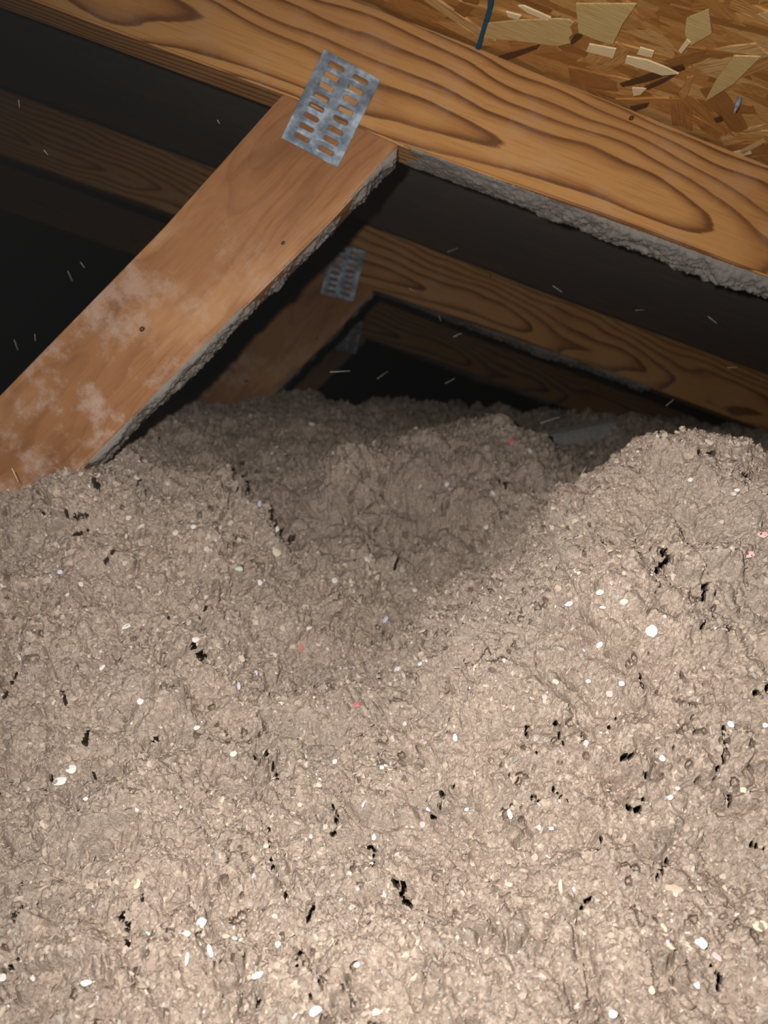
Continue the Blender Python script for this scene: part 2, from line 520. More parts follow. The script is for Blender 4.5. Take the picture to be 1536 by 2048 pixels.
# ================================================================== TRUSSES
def polyline_board(name, front, mat, parent, origin, xdir, thick, bevel=0.0014):
    """board whose front face is the polygon 'front' (world points in the truss plane);
    local X runs along the board, Y into the depth, Z across it"""
    xd = np.array([xdir[0], 0, xdir[2]]); xd /= np.linalg.norm(xd)
    zd = np.cross(xd, np.array([0, 1.0, 0]))
    bm = bmesh.new()
    f = []
    for p in front:
        q = np.array(p) - origin
        f.append((np.dot(q, xd), np.dot(q, zd)))
    a = [bm.verts.new((x, 0, z)) for x, z in f]
    b = [bm.verts.new((x, thick, z)) for x, z in f]
    n = len(f)
    bm.faces.new(a); bm.faces.new(b[::-1])
    for i in range(n): bm.faces.new((a[i], b[i], b[(i + 1) % n], a[(i + 1) % n]))
    bmesh.ops.recalc_face_normals(bm, faces=bm.faces)
    sharp = [e for e in bm.edges if e.calc_face_angle(0) > 0.6]
    bmesh.ops.bevel(bm, geom=sharp, offset=bevel, segments=2, affect='EDGES')
    o = from_bm(name, bm, mat, parent)
    m = Matrix.Identity(4)
    loc = origin - np.array(parent.location)
    for i in range(3):
        m[i][0], m[i][1], m[i][2], m[i][3] = xd[i], (0, 1, 0)[i], zd[i], loc[i]
    o.matrix_local = m
    return o

def truss_empty(Y):
    o = bpy.data.objects.new('roof_truss', None)
    COL.objects.link(o)
    p = at(60, 985, Y1)
    o.location = (p[0], Y, p[2])
    o.empty_display_size = 0.05
    return o

truss = truss_empty(Y1)
tag(truss, 'nearest wooden roof truss, bright orange rafter and diagonal brace under a slotted plate', 'truss', 'roof trusses one behind another')

top_px = [(-2600, -1300), (768, 22), (958, 96), (1180, 185), (1268, 220), (1395, 274), (1536, 329), (2700, 780)]
bot_px = [(2700, 1002), (1536, 553), (1393, 500), (1193, 425), (803, 291), (590, 196), (65, 0), (-2600, -964)]
chord = polyline_board('top_chord', [at(x, y, Y1) for x, y in top_px + bot_px], M_CHORD, truss,
                       at(900, 190, Y1), at(1536, 440, Y1) - at(700, 110, Y1), BOARD_T)
web_px = [(566, 187), (598, 201), (800, 291), (655, 450), (165, 937), (-160, 1262), (-395, 1176), (0, 790), (330, 452)]
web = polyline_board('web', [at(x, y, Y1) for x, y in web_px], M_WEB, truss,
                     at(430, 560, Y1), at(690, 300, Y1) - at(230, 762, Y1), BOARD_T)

def connector_plate():
    """stamped steel truss plate: two columns of eight punched slots, pressed on the joint"""
    c = [at(648, 100, Y1), at(762, 160, Y1), at(675, 338, Y1), at(563, 275, Y1)]
    ctr = sum(c) / 4
    xd = (c[1] - c[0]) + (c[2] - c[3]); xd /= np.linalg.norm(xd)
    zd = np.cross(xd, np.array([0, 1.0, 0]))
    Wp = (np.linalg.norm(c[1] - c[0]) + np.linalg.norm(c[2] - c[3])) / 2
    Lp = (np.linalg.norm(c[3] - c[0]) + np.linalg.norm(c[2] - c[1])) / 2
    bm = bmesh.new()
    T = 0.0014
    verts = {}
    def V(x, y, z):
        key = (round(x, 6), round(y, 6), round(z, 6))
        if key not in verts: verts[key] = bm.verts.new((x, y, z))
        return verts[key]
    mx, mz = 0.0045, 0.0028
    colw = (Wp - 2 * mx) / 2; rowh = (Lp - 2 * mz) / 8
    xs = [-Wp / 2, -Wp / 2 + mx, 0, Wp / 2 - mx, Wp / 2]
    zs = [-Lp / 2] + [-Lp / 2 + mz + i * rowh for i in range(9)] + [Lp / 2]
    for i in range(4):
        for j in range(10):
            x0, x1, z0, z1 = xs[i], xs[i + 1], zs[j], zs[j + 1]
            P = [V(x0, 0, z0), V(x1, 0, z0), V(x1, 0, z1), V(x0, 0, z1)]
            if i in (1, 2) and 1 <= j <= 8:
                cx, cz = (x0 + x1) / 2 + (-0.0006 if i == 1 else 0.0006), (z0 + z1) / 2
                if i == 2: cz += rowh * 0.0
                hx, hz = colw * 0.335, rowh * 0.24
                dx = hx * 0.28
                S = [V(cx - hx, 0, cz - hz * .5), V(cx - hx + dx, 0, cz - hz), V(cx + hx - dx, 0, cz - hz), V(cx + hx, 0, cz - hz * .5),
                     V(cx + hx, 0, cz + hz * .5), V(cx + hx - dx, 0, cz + hz), V(cx - hx + dx, 0, cz + hz), V(cx - hx, 0, cz + hz * .5)]
                bm.faces.new((P[0], P[1], S[2], S[1])); bm.faces.new((P[1], S[3], S[2]))
                bm.faces.new((P[1], P[2], S[4], S[3])); bm.faces.new((P[2], S[5], S[4]))
                bm.faces.new((P[2], P[3], S[6], S[5])); bm.faces.new((P[3], S[7], S[6]))
                bm.faces.new((P[3], P[0], S[0], S[7])); bm.faces.new((P[0], S[1], S[0]))
                # the punched tooth, folded into the wood at both ends of the slot, leaves a rolled lip
                for e, sg in ((0, -1), (1, 1)):
                    xx = cx + sg * hx
                    a_, b_ = V(xx, 0, cz - hz * .5), V(xx, 0, cz + hz * .5)
                    c_, d_ = V(xx - sg * .0012, 0.0022, cz + hz * .45), V(xx - sg * .0012, 0.0022, cz - hz * .45)
                    bm.faces.new((a_, b_, c_, d_) if sg > 0 else (d_, c_, b_, a_))
            else:
                bm.faces.new(P)
    for v in bm.verts:                                  # slightly buckled sheet
        if v.co.y == 0:
            v.co.y += 0.0004 * math.sin(v.co.x * 190 + 1) * math.cos(v.co.z * 130)
    bmesh.ops.recalc_face_normals(bm, faces=bm.faces)
    o = from_bm('connector_plate', bm, M_STEEL, truss)
    md = o.modifiers.new('sheet', 'SOLIDIFY'); md.thickness = 0.0012; md.offset = 0
    bv = o.modifiers.new('edge', 'BEVEL'); bv.width = 0.0003; bv.segments = 1; bv.limit_method = 'ANGLE'
    m = Matrix.Identity(4)
    loc = ctr + np.array([0, -0.0009, 0]) - np.array(truss.location)
    for i in range(3):
        m[i][0], m[i][1], m[i][2], m[i][3] = xd[i], (0, 1, 0)[i], zd[i], loc[i]
    o.matrix_local = m
    o['label'] = 'galvanised steel plate with two columns of slots'
    return o
plate = connector_plate()

def knot(px, py, r, label):
    """small dark knot, a shallow dished plug in the board's face"""
    bm = bmesh.new()
    k = 12; rr = random.Random(int(px))
    ctr = bm.verts.new((0, 0.0001, 0))
    a = [bm.verts.new((math.cos(t * 2 * math.pi / k) * r * .55, -0.0003, math.sin(t * 2 * math.pi / k) * r * .45)) for t in range(k)]
    b = [bm.verts.new((math.cos(t * 2 * math.pi / k) * r * rr.uniform(.85, 1.15), 0.0003, math.sin(t * 2 * math.pi / k) * r * rr.uniform(.6, .85))) for t in range(k)]
    for t in range(k):
        bm.faces.new((ctr, a[t], a[(t + 1) % k])); bm.faces.new((a[t], b[t], b[(t + 1) % k], a[(t + 1) % k]))
    o = from_bm('knot', bm, M_KNOT, truss)
    o.location = Vector(at(px, py, Y1) - np.array(truss.location)); o.rotation_euler = (0, -0.7, 0)
    o['label'] = label
knot(284, 658, 0.0030, 'small dark knot in the brace')
knot(566, 486, 0.0022, 'small dark knot in the brace')
knot(1263, 236, 0.0028, 'dark nail dent near the top edge')

def lint(name, a, b, normal, depth, hang, seed, grow=False):
    """lumpy lint clinging to the underside of a board: runs from a to b, hangs along 'normal'"""
    a, b = np.array(a), np.array(b)
    L = np.linalg.norm(b - a); nl = int(L / 0.0012); nd = 30
    t = np.linspace(0, 1, nl); d = np.linspace(0, 1, nd)
    T, D = np.meshgrid(t, d, indexing='ij')
    base = a + (b - a) * T[..., None] + np.array([0, 1.0, 0]) * (D[..., None] * depth)
    P = base.reshape(-1, 3)
    h = 0.55 + 0.5 * fbm(P / 0.022, 3, seed) + 0.10 * (1 - worley(P / 0.006, seed + 5)) + 0.22 * vnoise(P / 0.0028, seed + 9) + 0.14 * vnoise(P / 0.0013, seed + 10)
    prof = np.sqrt(np.clip(1 - (2 * D.ravel() - 1) ** 2, 0, 1)) ** 0.6
    ends = np.clip(np.minimum(T.ravel(), 1 - T.ravel()) * 60, 0, 1)
    hh = np.clip(h, 0.06, 2) * prof * ends * hang
    if grow: hh = hh * (0.25 + 1.4 * np.clip(T.ravel() * 1.8, 0, 1))
    Q = P + np.array(normal) * hh[:, None] + rng.normal(0, 0.00018, P.shape) - np.array(normal) * 0.0006
    idx = np.arange(nl * nd).reshape(nl, nd)
    faces = np.stack([idx[:-1, :-1], idx[1:, :-1], idx[1:, 1:], idx[:-1, 1:]], -1).reshape(-1, 4)
    Q = Q - np.array(truss.location)
    o = link(name, np_mesh(name, Q, faces, True), M_DUST, truss)
    o['kind'] = 'stuff'; o['label'] = 'grey lint clinging to the underside'
    return o
def edge_normal(a, b):
    d = b - a; n = np.array([d[2], 0, -d[0]]); n /= np.linalg.norm(n)
    return n if n[2] < 0 else -n
e0, e1 = at(798, 293, Y1), at(168, 934, Y1)
lint('dust_layer', e0, e1, edge_normal(e0, e1), BOARD_T * 1.03, 0.0062, 3)
e0, e1 = at(807, 292, Y1), at(1900, 690, Y1)
lint('dust_layer', e0, e1, edge_normal(e0, e1), BOARD_T * 1.03, 0.0055, 8, grow=True)
truss_labels = ['second roof truss, dim brown, with a grey plate, framed under the nearest one',
                'third roof truss, faint in the dark beyond the second']
for i in range(2):
    r = truss.copy(); COL.objects.link(r)
    r.location.y += SPACING * (i + 1)
    r['label'] = truss_labels[i]
    for ch in truss.children:
        c = ch.copy(); COL.objects.link(c); c.parent = r
        if c.name.startswith('connector_plate'):
            p = at(686, 545, Y1 + SPACING) if i == 0 else at(699, 672, Y1 + 2 * SPACING)
            q = p - np.array(r.location)
            c.location = (q[0], -0.0009, q[2])
            e = c.rotation_euler.copy(); e.y -= math.radians(13); c.rotation_euler = e
            if i == 0: c.scale = (1.08, 1, 1.08)

# ================================================================== INSULATION
ctrl_px = [  # photograph column, row, and distance from the camera plane of the heap there
    (0, 2048, .345), (380, 2048, .34), (768, 2048, .335), (1150, 2048, .325), (1536, 2048, .315),
    (0, 1720, .42), (400, 1720, .42), (768, 1720, .415), (1150, 1720, .385), (1536, 1720, .37),
    (0, 1420, .50), (350, 1420, .50), (700, 1420, .535), (950, 1380, .465), (1250, 1420, .425), (1536, 1420, .41),
    (0, 1200, .555), (300, 1200, .57), (560, 1240, .61), (760, 1220, .66), (930, 1200, .62), (1060, 1190, .50), (1250, 1200, .455), (1536, 1200, .45),
    (0, 1060, .595), (200, 1060, .60), (420, 1080, .63), (620, 1100, .72), (780, 1080, .76), (960, 1080, .72), (1130, 1080, .545), (1300, 1040, .50), (1536, 1030, .495),
    (0, 984, .622), (100, 962, .622), (190, 952, .622), (290, 1010, .665), (250, 905, .72), (400, 960, .76), (520, 1010, .75),
    (330, 830, .98), (470, 830, 1.1), (470, 880, .93),
    (650, 932, .775), (720, 1000, .74), (780, 935, .79), (640, 915, .92), (780, 918, .94), (540, 985, .80), (600, 1040, .78), (455, 935, .74), (500, 1010, .685), (860, 880, .93), (940, 872, .90), (1020, 872, .88), (1060, 905, .86), (1000, 960, .78),
    (1100, 990, .74), (1180, 990, .66), (1230, 940, .595), (1340, 890, .565), (1420, 885, .575), (1500, 915, .57), (1536, 925, .57),
    (600, 800, 1.26), (720, 812, 1.30), (850, 830, 1.28), (980, 830, 1.30), (1100, 860, 1.25), (1250, 850, 1.25), (1400, 860, 1.25), (1536, 880, 1.2),
    (1130, 930, .98), (1200, 925, .96), (1300, 900, 1.0), (1450, 905, .98), (1536, 920, .95),
    (1000, 905, 1.04), (650, 870, 1.0),
]
ctrl = [at(*c) for c in ctrl_px]
for x, y, z in [(-.5, .36, -.30), (.5, .34, -.28), (-.6, .62, -.05), (.55, .55, -.03), (-.4, .2, -.38), (0, .2, -.36), (.4, .2, -.34),
                (-.5, .0, -.45), (0, .0, -.43), (.5, .0, -.42), (.55, .8, -.08), (.3, .75, -.075), (.22, .72, -.075), (.42, .72, -.08),
                (-.5, .95, .0), (-.9, 1.3, .0), (0, 1.8, .0), (-1.2, 1.9, .0), (1.2, 1.9, -.02), (.9, 1.25, -.03), (0, 2.6, 0), (-1.8, 2.8, 0), (1.8, 2.8, 0),
                (-.95, .7, -.05), (1.0, .7, -.06), (-1.0, .3, -.35), (1.0, .3, -.33)]:
    ctrl.append(np.array([x, y, 1.0 + z]))
ctrl = np.array(ctrl)
def tps_phi(r2): return 0.5 * r2 * np.log(r2 + 1e-9)
def warp(x, y): return np.stack([x, y], -1)
C2 = warp(ctrl[:, 0], ctrl[:, 1])
n = len(C2)
K = tps_phi(((C2[:, None] - C2[None]) ** 2).sum(-1)) + np.eye(n) * 1.4e-4
Pm = np.concatenate([np.ones((n, 1)), C2], 1)
A = np.block([[K, Pm], [Pm.T, np.zeros((3, 3))]])
sol = np.linalg.solve(A, np.concatenate([ctrl[:, 2], np.zeros(3)]))
def height(x, y):
    q = warp(x, y).astype(np.float64)
    out = sol[n] + q @ sol[n + 1:]
    for i in range(n):
        out = out + sol[i] * tps_phi((q[:, 0] - C2[i, 0]) ** 2 + (q[:, 1] - C2[i, 1]) ** 2)
    return out

us = np.concatenate([np.linspace(-1.6, -1.0, 24, endpoint=False), np.linspace(-1.0, -.53, 150, endpoint=False), np.linspace(-.53, .60, 740, endpoint=False),
                     np.linspace(.60, 1.1, 160, endpoint=False), np.linspace(1.1, 1.7, 24)])
ys = np.concatenate([np.linspace(.05, .25, 30, endpoint=False), np.linspace(.25, .70, 540, endpoint=False),
                     np.geomspace(.70, 1.4, 170, endpoint=False), np.geomspace(1.4, 3.2, 50)])
U, Yg = np.meshgrid(us, ys, indexing='ij')
shp = U.shape
X0, Y0 = np.clip((U * Yg).ravel(), -1.5, 0.95), Yg.ravel()
Z0 = height(X0, Y0)
roof_z = deck_o[2] + (X0 - deck_o[0]) * c_dir[2] / c_dir[0]
Z0 = np.minimum(Z0, roof_z - 0.05)
B = np.stack([X0, Y0, Z0], -1)
def grid_normals(Pt):
    G = Pt.reshape(*shp, 3)
    du = np.gradient(G, axis=0); dv = np.gradient(G, axis=1)
    N = np.cross(du, dv); N /= np.linalg.norm(N, axis=-1, keepdims=True) + 1e-12
    N = N.reshape(-1, 3)
    N[N[:, 2] < 0] *= -1
    return N
N0 = grid_normals(B)
q = B + np.stack([vnoise(B / 0.03, 91), vnoise(B / 0.03, 92), vnoise(B / 0.03, 93)], -1) * 0.009
D = 0.0110 * fbm(B / 0.085, 3, 5)
w1, w2 = worley2(q / 0.036, 20)
D += 0.0185 * (0.65 - w1)
v1_, v2_ = worley2((q + (q - B) * 0.4) / 0.0135, 30)
D += 0.0090 * (0.6 - v1_)
D += 0.0024 * (0.6 - worley(B / 0.0045, 40))
D += 0.0018 * vnoise(B / 0.0029, 50) + 0.0010 * vnoise(B / 0.0014, 51)
gate2 = np.clip(vnoise(B / 0.017, 66) * 5 - 1.6, 0, 1)
D -= 0.006 * np.clip(1.5 - 1.5 * (v2_ - v1_) / 0.26, 0, 1) * gate2
S = B + N0 * D[:, None] + np.stack([vnoise(B / 0.004, 81), vnoise(B / 0.004, 82), np.zeros(len(B))], -1) * 0.0010

# crevices: deep narrow clefts between the clods, running in under the heap
CLEFT_DIR = np.array([0.10, 0.86, -0.42]); CLEFT_DIR /= np.linalg.norm(CLEFT_DIR)
CLEFTS = [
    ([(545, 1018), (550, 1040), (562, 1054), (582, 1078)], 8), ([(384, 1292), (396, 1298), (410, 1322)], 11), ([(481, 928), (471, 950), (478, 976)], 6),
    ([(86, 1021), (97, 1023)], 9), ([(136, 1020), (148, 1030), (176, 1031)], 6), ([(191, 945), (186, 962), (196, 972)], 8), ([(150, 1068), (172, 1058)], 6),
    ([(744, 1370), (758, 1352), (772, 1334)], 7), ([(800, 1116), (795, 1136)], 5), ([(1164, 1002), (1182, 984)], 7), ([(1318, 1140), (1333, 1124), (1328, 1100)], 10),
    ([(1416, 1148), (1412, 1172), (1404, 1202)], 7), ([(1432, 1188), (1421, 1234), (1404, 1256)], 5), ([(1438, 1266), (1458, 1254)], 6), ([(1508, 1394), (1528, 1386), (1540, 1368)], 7),
    ([(1046, 1428), (1054, 1460), (1070, 1502)], 5), ([(1106, 1462), (1108, 1434)], 8), ([(1108, 1464), (1124, 1484)], 4), ([(1288, 1372), (1286, 1354)], 8),
    ([(1450, 1458), (1452, 1490), (1444, 1522), (1430, 1546)], 6), ([(1252, 1612), (1272, 1620), (1288, 1598)], 9), ([(1240, 1516), (1262, 1508), (1290, 1552)], 6),
    ([(1478, 1560), (1462, 1578), (1458, 1606)], 4), ([(868, 1628), (876, 1606), (888, 1590), (902, 1570)], 7), ([(744, 1726), (750, 1706), (747, 1692)], 8),
    ([(740, 1656), (742, 1682)], 5), ([(788, 1764), (808, 1768), (800, 1788), (818, 1812)], 8), ([(540, 1662), (543, 1690), (537, 1720), (546, 1740)], 6),
    ([(573, 1792), (582, 1768)], 6), ([(628, 1814), (622, 1836)], 6), ([(616, 1878), (604, 1902), (594, 1924)], 6), ([(664, 1672), (684, 1644)], 5),
    ([(532, 1496), (518, 1512)], 9), ([(8, 1388), (18, 1366), (26, 1348)], 7), ([(170, 1484), (173, 1456)], 8), ([(94, 1578), (102, 1558)], 6), ([(196, 1552), (188, 1568)], 5),
    ([(244, 1842), (251, 1818)], 9), ([(252, 1884), (250, 1858)], 9), ([(292, 1802), (284, 1778)], 6), ([(34, 1782), (42, 1768)], 8), ([(28, 1838), (36, 1812)], 8),
    ([(22, 1934), (36, 1918)], 6), ([(404, 1242), (413, 1212)], 4), ([(333, 1258), (336, 1234)], 4), ([(1428, 1934), (1442, 1954)], 8), ([(1436, 1962), (1440, 1978)], 9),
    ([(1200, 1678), (1196, 1702)], 5), ([(1318, 1748), (1332, 1722)], 7), ([(1056, 1318), (1078, 1332)], 5), ([(928, 1322), (944, 1308)], 5), ([(1168, 1818), (1182, 1798)], 7),
    ([(1394, 906), (1422, 906)], 8), ([(1488, 944), (1497, 956)], 6), ([(998, 958), (1014, 966)], 6), ([(1136, 1058), (1124, 1068)], 5), ([(1178, 1046), (1206, 1078)], 5),
    ([(1106, 1582), (1140, 1606)], 5), ([(960, 1160), (985, 1180)], 5), ([(700, 1108), (716, 1120)], 4), ([(548, 1530), (562, 1556)], 5), ([(668, 1612), (676, 1640)], 6),
    ([(840, 1640), (836, 1664)], 5), ([(640, 1958), (620, 1990)], 5), ([(518, 2000), (504, 2030)], 6), ([(1064, 1590), (1076, 1600)], 6), ([(230, 1096), (206, 1124)], 5),
    ([(120, 1380), (132, 1402)], 5), ([(300, 1486), (318, 1470)], 5), ([(1370, 1470), (1350, 1490)], 5), ([(1230, 1438), (1216, 1452)], 5), ([(1500, 1690), (1520, 1700)], 6),
]
pxv, pyv, dep = project(S)
_front = np.where((dep > .1) & (pxv > -60) & (pxv < 1600) & (pyv > 780) & (pyv < 2120))[0]
def on_surface(px, py):
    d2 = (pxv[_front] - px) ** 2 + (pyv[_front] - py) ** 2
    c = _front[d2 < 16.0]
    if len(c) == 0: c = _front[[np.argmin(d2)]]
    return S[c[np.argmin(dep[c])]]
push = np.zeros(len(S))
wig = S[_front] + np.stack([vnoise(S[_front] / 0.005, 301 + k) for k in range(3)], -1) * 0.0016
for pts, wpx in CLEFTS:
    W3 = [on_surface(*p) for p in pts]
    for a, b in zip(W3[:-1], W3[1:]):
        ab = b - a; rad = wpx * 0.5 * 1.1 * np.linalg.norm(a - EYE) / F
        t = np.clip(((wig - a) @ ab) / (ab @ ab + 1e-12), 0, 1)
        d = np.linalg.norm(wig - (a + t[:, None] * ab), axis=1)
        m = np.clip((rad - d) / (0.35 * rad), 0, 1)
        push[_front] = np.maximum(push[_front], m * min(0.10, rad * 65))
tiny = np.clip((vnoise(S / 0.0042, 320) - 0.58) * 9, 0, 1) * np.clip(vnoise(S / 0.028, 321) * 4 - 0.5, 0, 1)
push = np.maximum(push, tiny * 0.009)
view = (S - EYE) / np.linalg.norm(S - EYE, axis=1, keepdims=True)      # the clefts run in under the heap
S = S + (view * 0.85 + CLEFT_DIR * 0.15) * push[:, None]
N1 = grid_normals(S)
idx = np.arange(shp[0] * shp[1]).reshape(shp)
faces = np.stack([idx[:-1, :-1], idx[1:, :-1], idx[1:, 1:], idx[:-1, 1:]], -1).reshape(-1, 4)
ins = link('insulation', np_mesh('insulation', S, faces, False), M_INS)
tag(ins, 'deep heaped layer of loose tan cellulose insulation filling the attic floor', 'insulation', kind='stuff')

# ---- loose flakes: shredded paper bits of every size, one uncountable mass
def flake_mass(count, size_lo, size_hi, palette, weights, seed, pick):
    r = np.random.default_rng(seed)
    vi = pick[r.integers(0, len(pick), count)]
    P, Nn = S[vi], N1[vi]
    Nn = Nn + r.normal(0, 0.42, Nn.shape); Nn /= np.linalg.norm(Nn, axis=1, keepdims=True)
    t = np.cross(Nn, r.normal(size=Nn.shape)); t /= np.linalg.norm(t, axis=1, keepdims=True)
    b = np.cross(Nn, t)
    size = size_lo * (size_hi / size_lo) ** (r.random(count) ** 3.0)
    asp = r.uniform(0.35, 0.95, count)
    k = 6
    ang = np.linspace(0, 2 * np.pi, k, endpoint=False)[None] + r.normal(0, .22, (count, k))
    rad = size[:, None] * 0.5 * r.uniform(.65, 1.15, (count, k))
    cx = rad * np.cos(ang); cy = rad * np.sin(ang) * asp[:, None]
    curl = (r.normal(0, .35, count))[:, None] * cx ** 2 / size[:, None]
    rim = P[:, None] + t[:, None] * cx[..., None] + b[:, None] * cy[..., None] + Nn[:, None] * (curl + size[:, None] * r.normal(0, .05, (count, k)))[..., None]
    ctr = P + Nn * (size * r.uniform(.06, .26, count))[:, None]
    V = np.concatenate([ctr[:, None], rim], 1)
    V += N1[vi][:, None] * (size * r.uniform(.0, .30, count))[:, None, None]
    base = (np.arange(count) * (k + 1))[:, None]
    i = np.arange(k)
    Fc = np.stack([np.zeros(k, int), 1 + i, 1 + (i + 1) % k], -1)[None] + base[:, :, None]
    ci = r.choice(len(palette), count, p=np.array(weights) / sum(weights))
    colr = np.array([srgb(*p)[:3] for p in palette])[ci] * r.uniform(.88, 1.08, (count, 1))
    col = np.concatenate([np.repeat(colr, k + 1, 0), np.ones((count * (k + 1), 1))], 1)
    return V.reshape(-1, 3), Fc.reshape(-1, 3), np.clip(col, 0, .95)

pxv, pyv, dep = project(S)
vis = np.where((dep > .1) & (pxv > -800) & (pxv < 2500) & (pyv < 2400) & (S[:, 1] < 1.45))[0]
far = vis[S[vis, 1] > .52]
pal = [(182, 162, 144), (191, 170, 152), (173, 150, 135), (207, 188, 170), (158, 136, 122), (174, 165, 154), (218, 204, 188)]
v1, f1, c1 = flake_mass(155000, .0007, .0055, pal, [34, 28, 20, 7, 5, 4, 1.6], 5, vis)
v3, f3, c3 = flake_mass(14000, .0028, .0062, [(188, 167, 149), (204, 184, 165), (172, 150, 133), (216, 199, 180), (180, 170, 158)], [30, 22, 18, 8, 5], 7, vis)
v4, f4, c4 = flake_mass(21000, .0028, .0072, [(192, 171, 152), (212, 192, 172), (166, 144, 127), (226, 210, 192), (150, 128, 112)], [26, 20, 20, 9, 10], 8, far)
v2, f2, c2 = flake_mass(6000, .0010, .0036, [(240, 234, 228), (230, 216, 204), (228, 222, 238), (236, 220, 194)], [4, 5, 1, 3], 6, vis)
Vf = np.concatenate([v1, v2, v3, v4]); Ff = np.concatenate([f1, f2 + len(v1), f3 + len(v1) + len(v2), f4 + len(v1) + len(v2) + len(v3)]); Cf = np.concatenate([c1, c2, c3, c4])
me = np_mesh('loose_flake', Vf, Ff, False)
at_ = me.color_attributes.new('tint', 'FLOAT_COLOR', 'POINT')
at_.data.foreach_set('color', Cf.astype(np.float32).ravel())
fk = link('loose_flake', me, M_FLAKE, ins)
tag(fk, kind='stuff')

# ---- single scraps of paper that stand out
def scrap_mat(name, rgb): return mat_plain(name, rgb, 0.85, 0.12, 500)
MS = {'w': scrap_mat('white_paper', (238, 233, 227)), 'c': scrap_mat('cream_paper', (232, 214, 186)),
      'p': scrap_mat('pink_paper', (226, 128, 122)), 'r': scrap_mat('pinkish_paper', (232, 196, 190)),
      'g': scrap_mat('pale_green_paper', (214, 226, 200)), 'l': scrap_mat('lilac_paper', (222, 214, 236)),
      't': scrap_mat('tan_paper', (206, 182, 160)), 'd': scrap_mat('red_print', (176, 60, 70))}

def scrap_mesh(w, h, seed, sliver=False):
    r = random.Random(seed)
    k = 8
    bm = bmesh.new()
    lo, hi = [], []
    cv = r.uniform(-.18, .18)
    for i in range(k):
        a = 2 * math.pi * i / k + r.uniform(-.2, .2)
        q = r.uniform(.78, 1.12)
        if sliver: q = r.uniform(.9, 1.05)
        x, y = math.cos(a) * w / 2 * q, math.sin(a) * h / 2 * q
        z = cv * (x * x) / max(w, 1e-5) + r.uniform(-.05, .05) * min(w, h)
        hi.append(bm.verts.new((x, y, z + 0.00035)))
        lo.append(bm.verts.new((x * .96, y * .96, z - 0.00035)))
    ct = bm.verts.new((0, 0, .10 * min(w, h) + .0004)); cb = bm.verts.new((0, 0, -.0004))
    for i in range(k):
        j = (i + 1) % k
        bm.faces.new((ct, hi[i], hi[j])); bm.faces.new((cb, lo[j], lo[i]))
        bm.faces.new((hi[i], lo[i], lo[j], hi[j]))
    bmesh.ops.recalc_face_normals(bm, faces=bm.faces)
    me = bpy.data.meshes.new('paper_scrap'); bm.to_mesh(me); bm.free()
    return me

onfront = (dep > .1) & (pxv > -40) & (pxv < 1576) & (pyv > 700) & (pyv < 2080)
fi = np.where(onfront)[0]
def surface_at(px, py):
    d2 = (pxv[fi] - px) ** 2 + (pyv[fi] - py) ** 2
    c = fi[d2 < 9.0]
    if len(c) == 0: c = fi[[np.argmin(d2)]]
    j = c[np.argmin(dep[c])]
    return S[j], N0[j], dep[j]

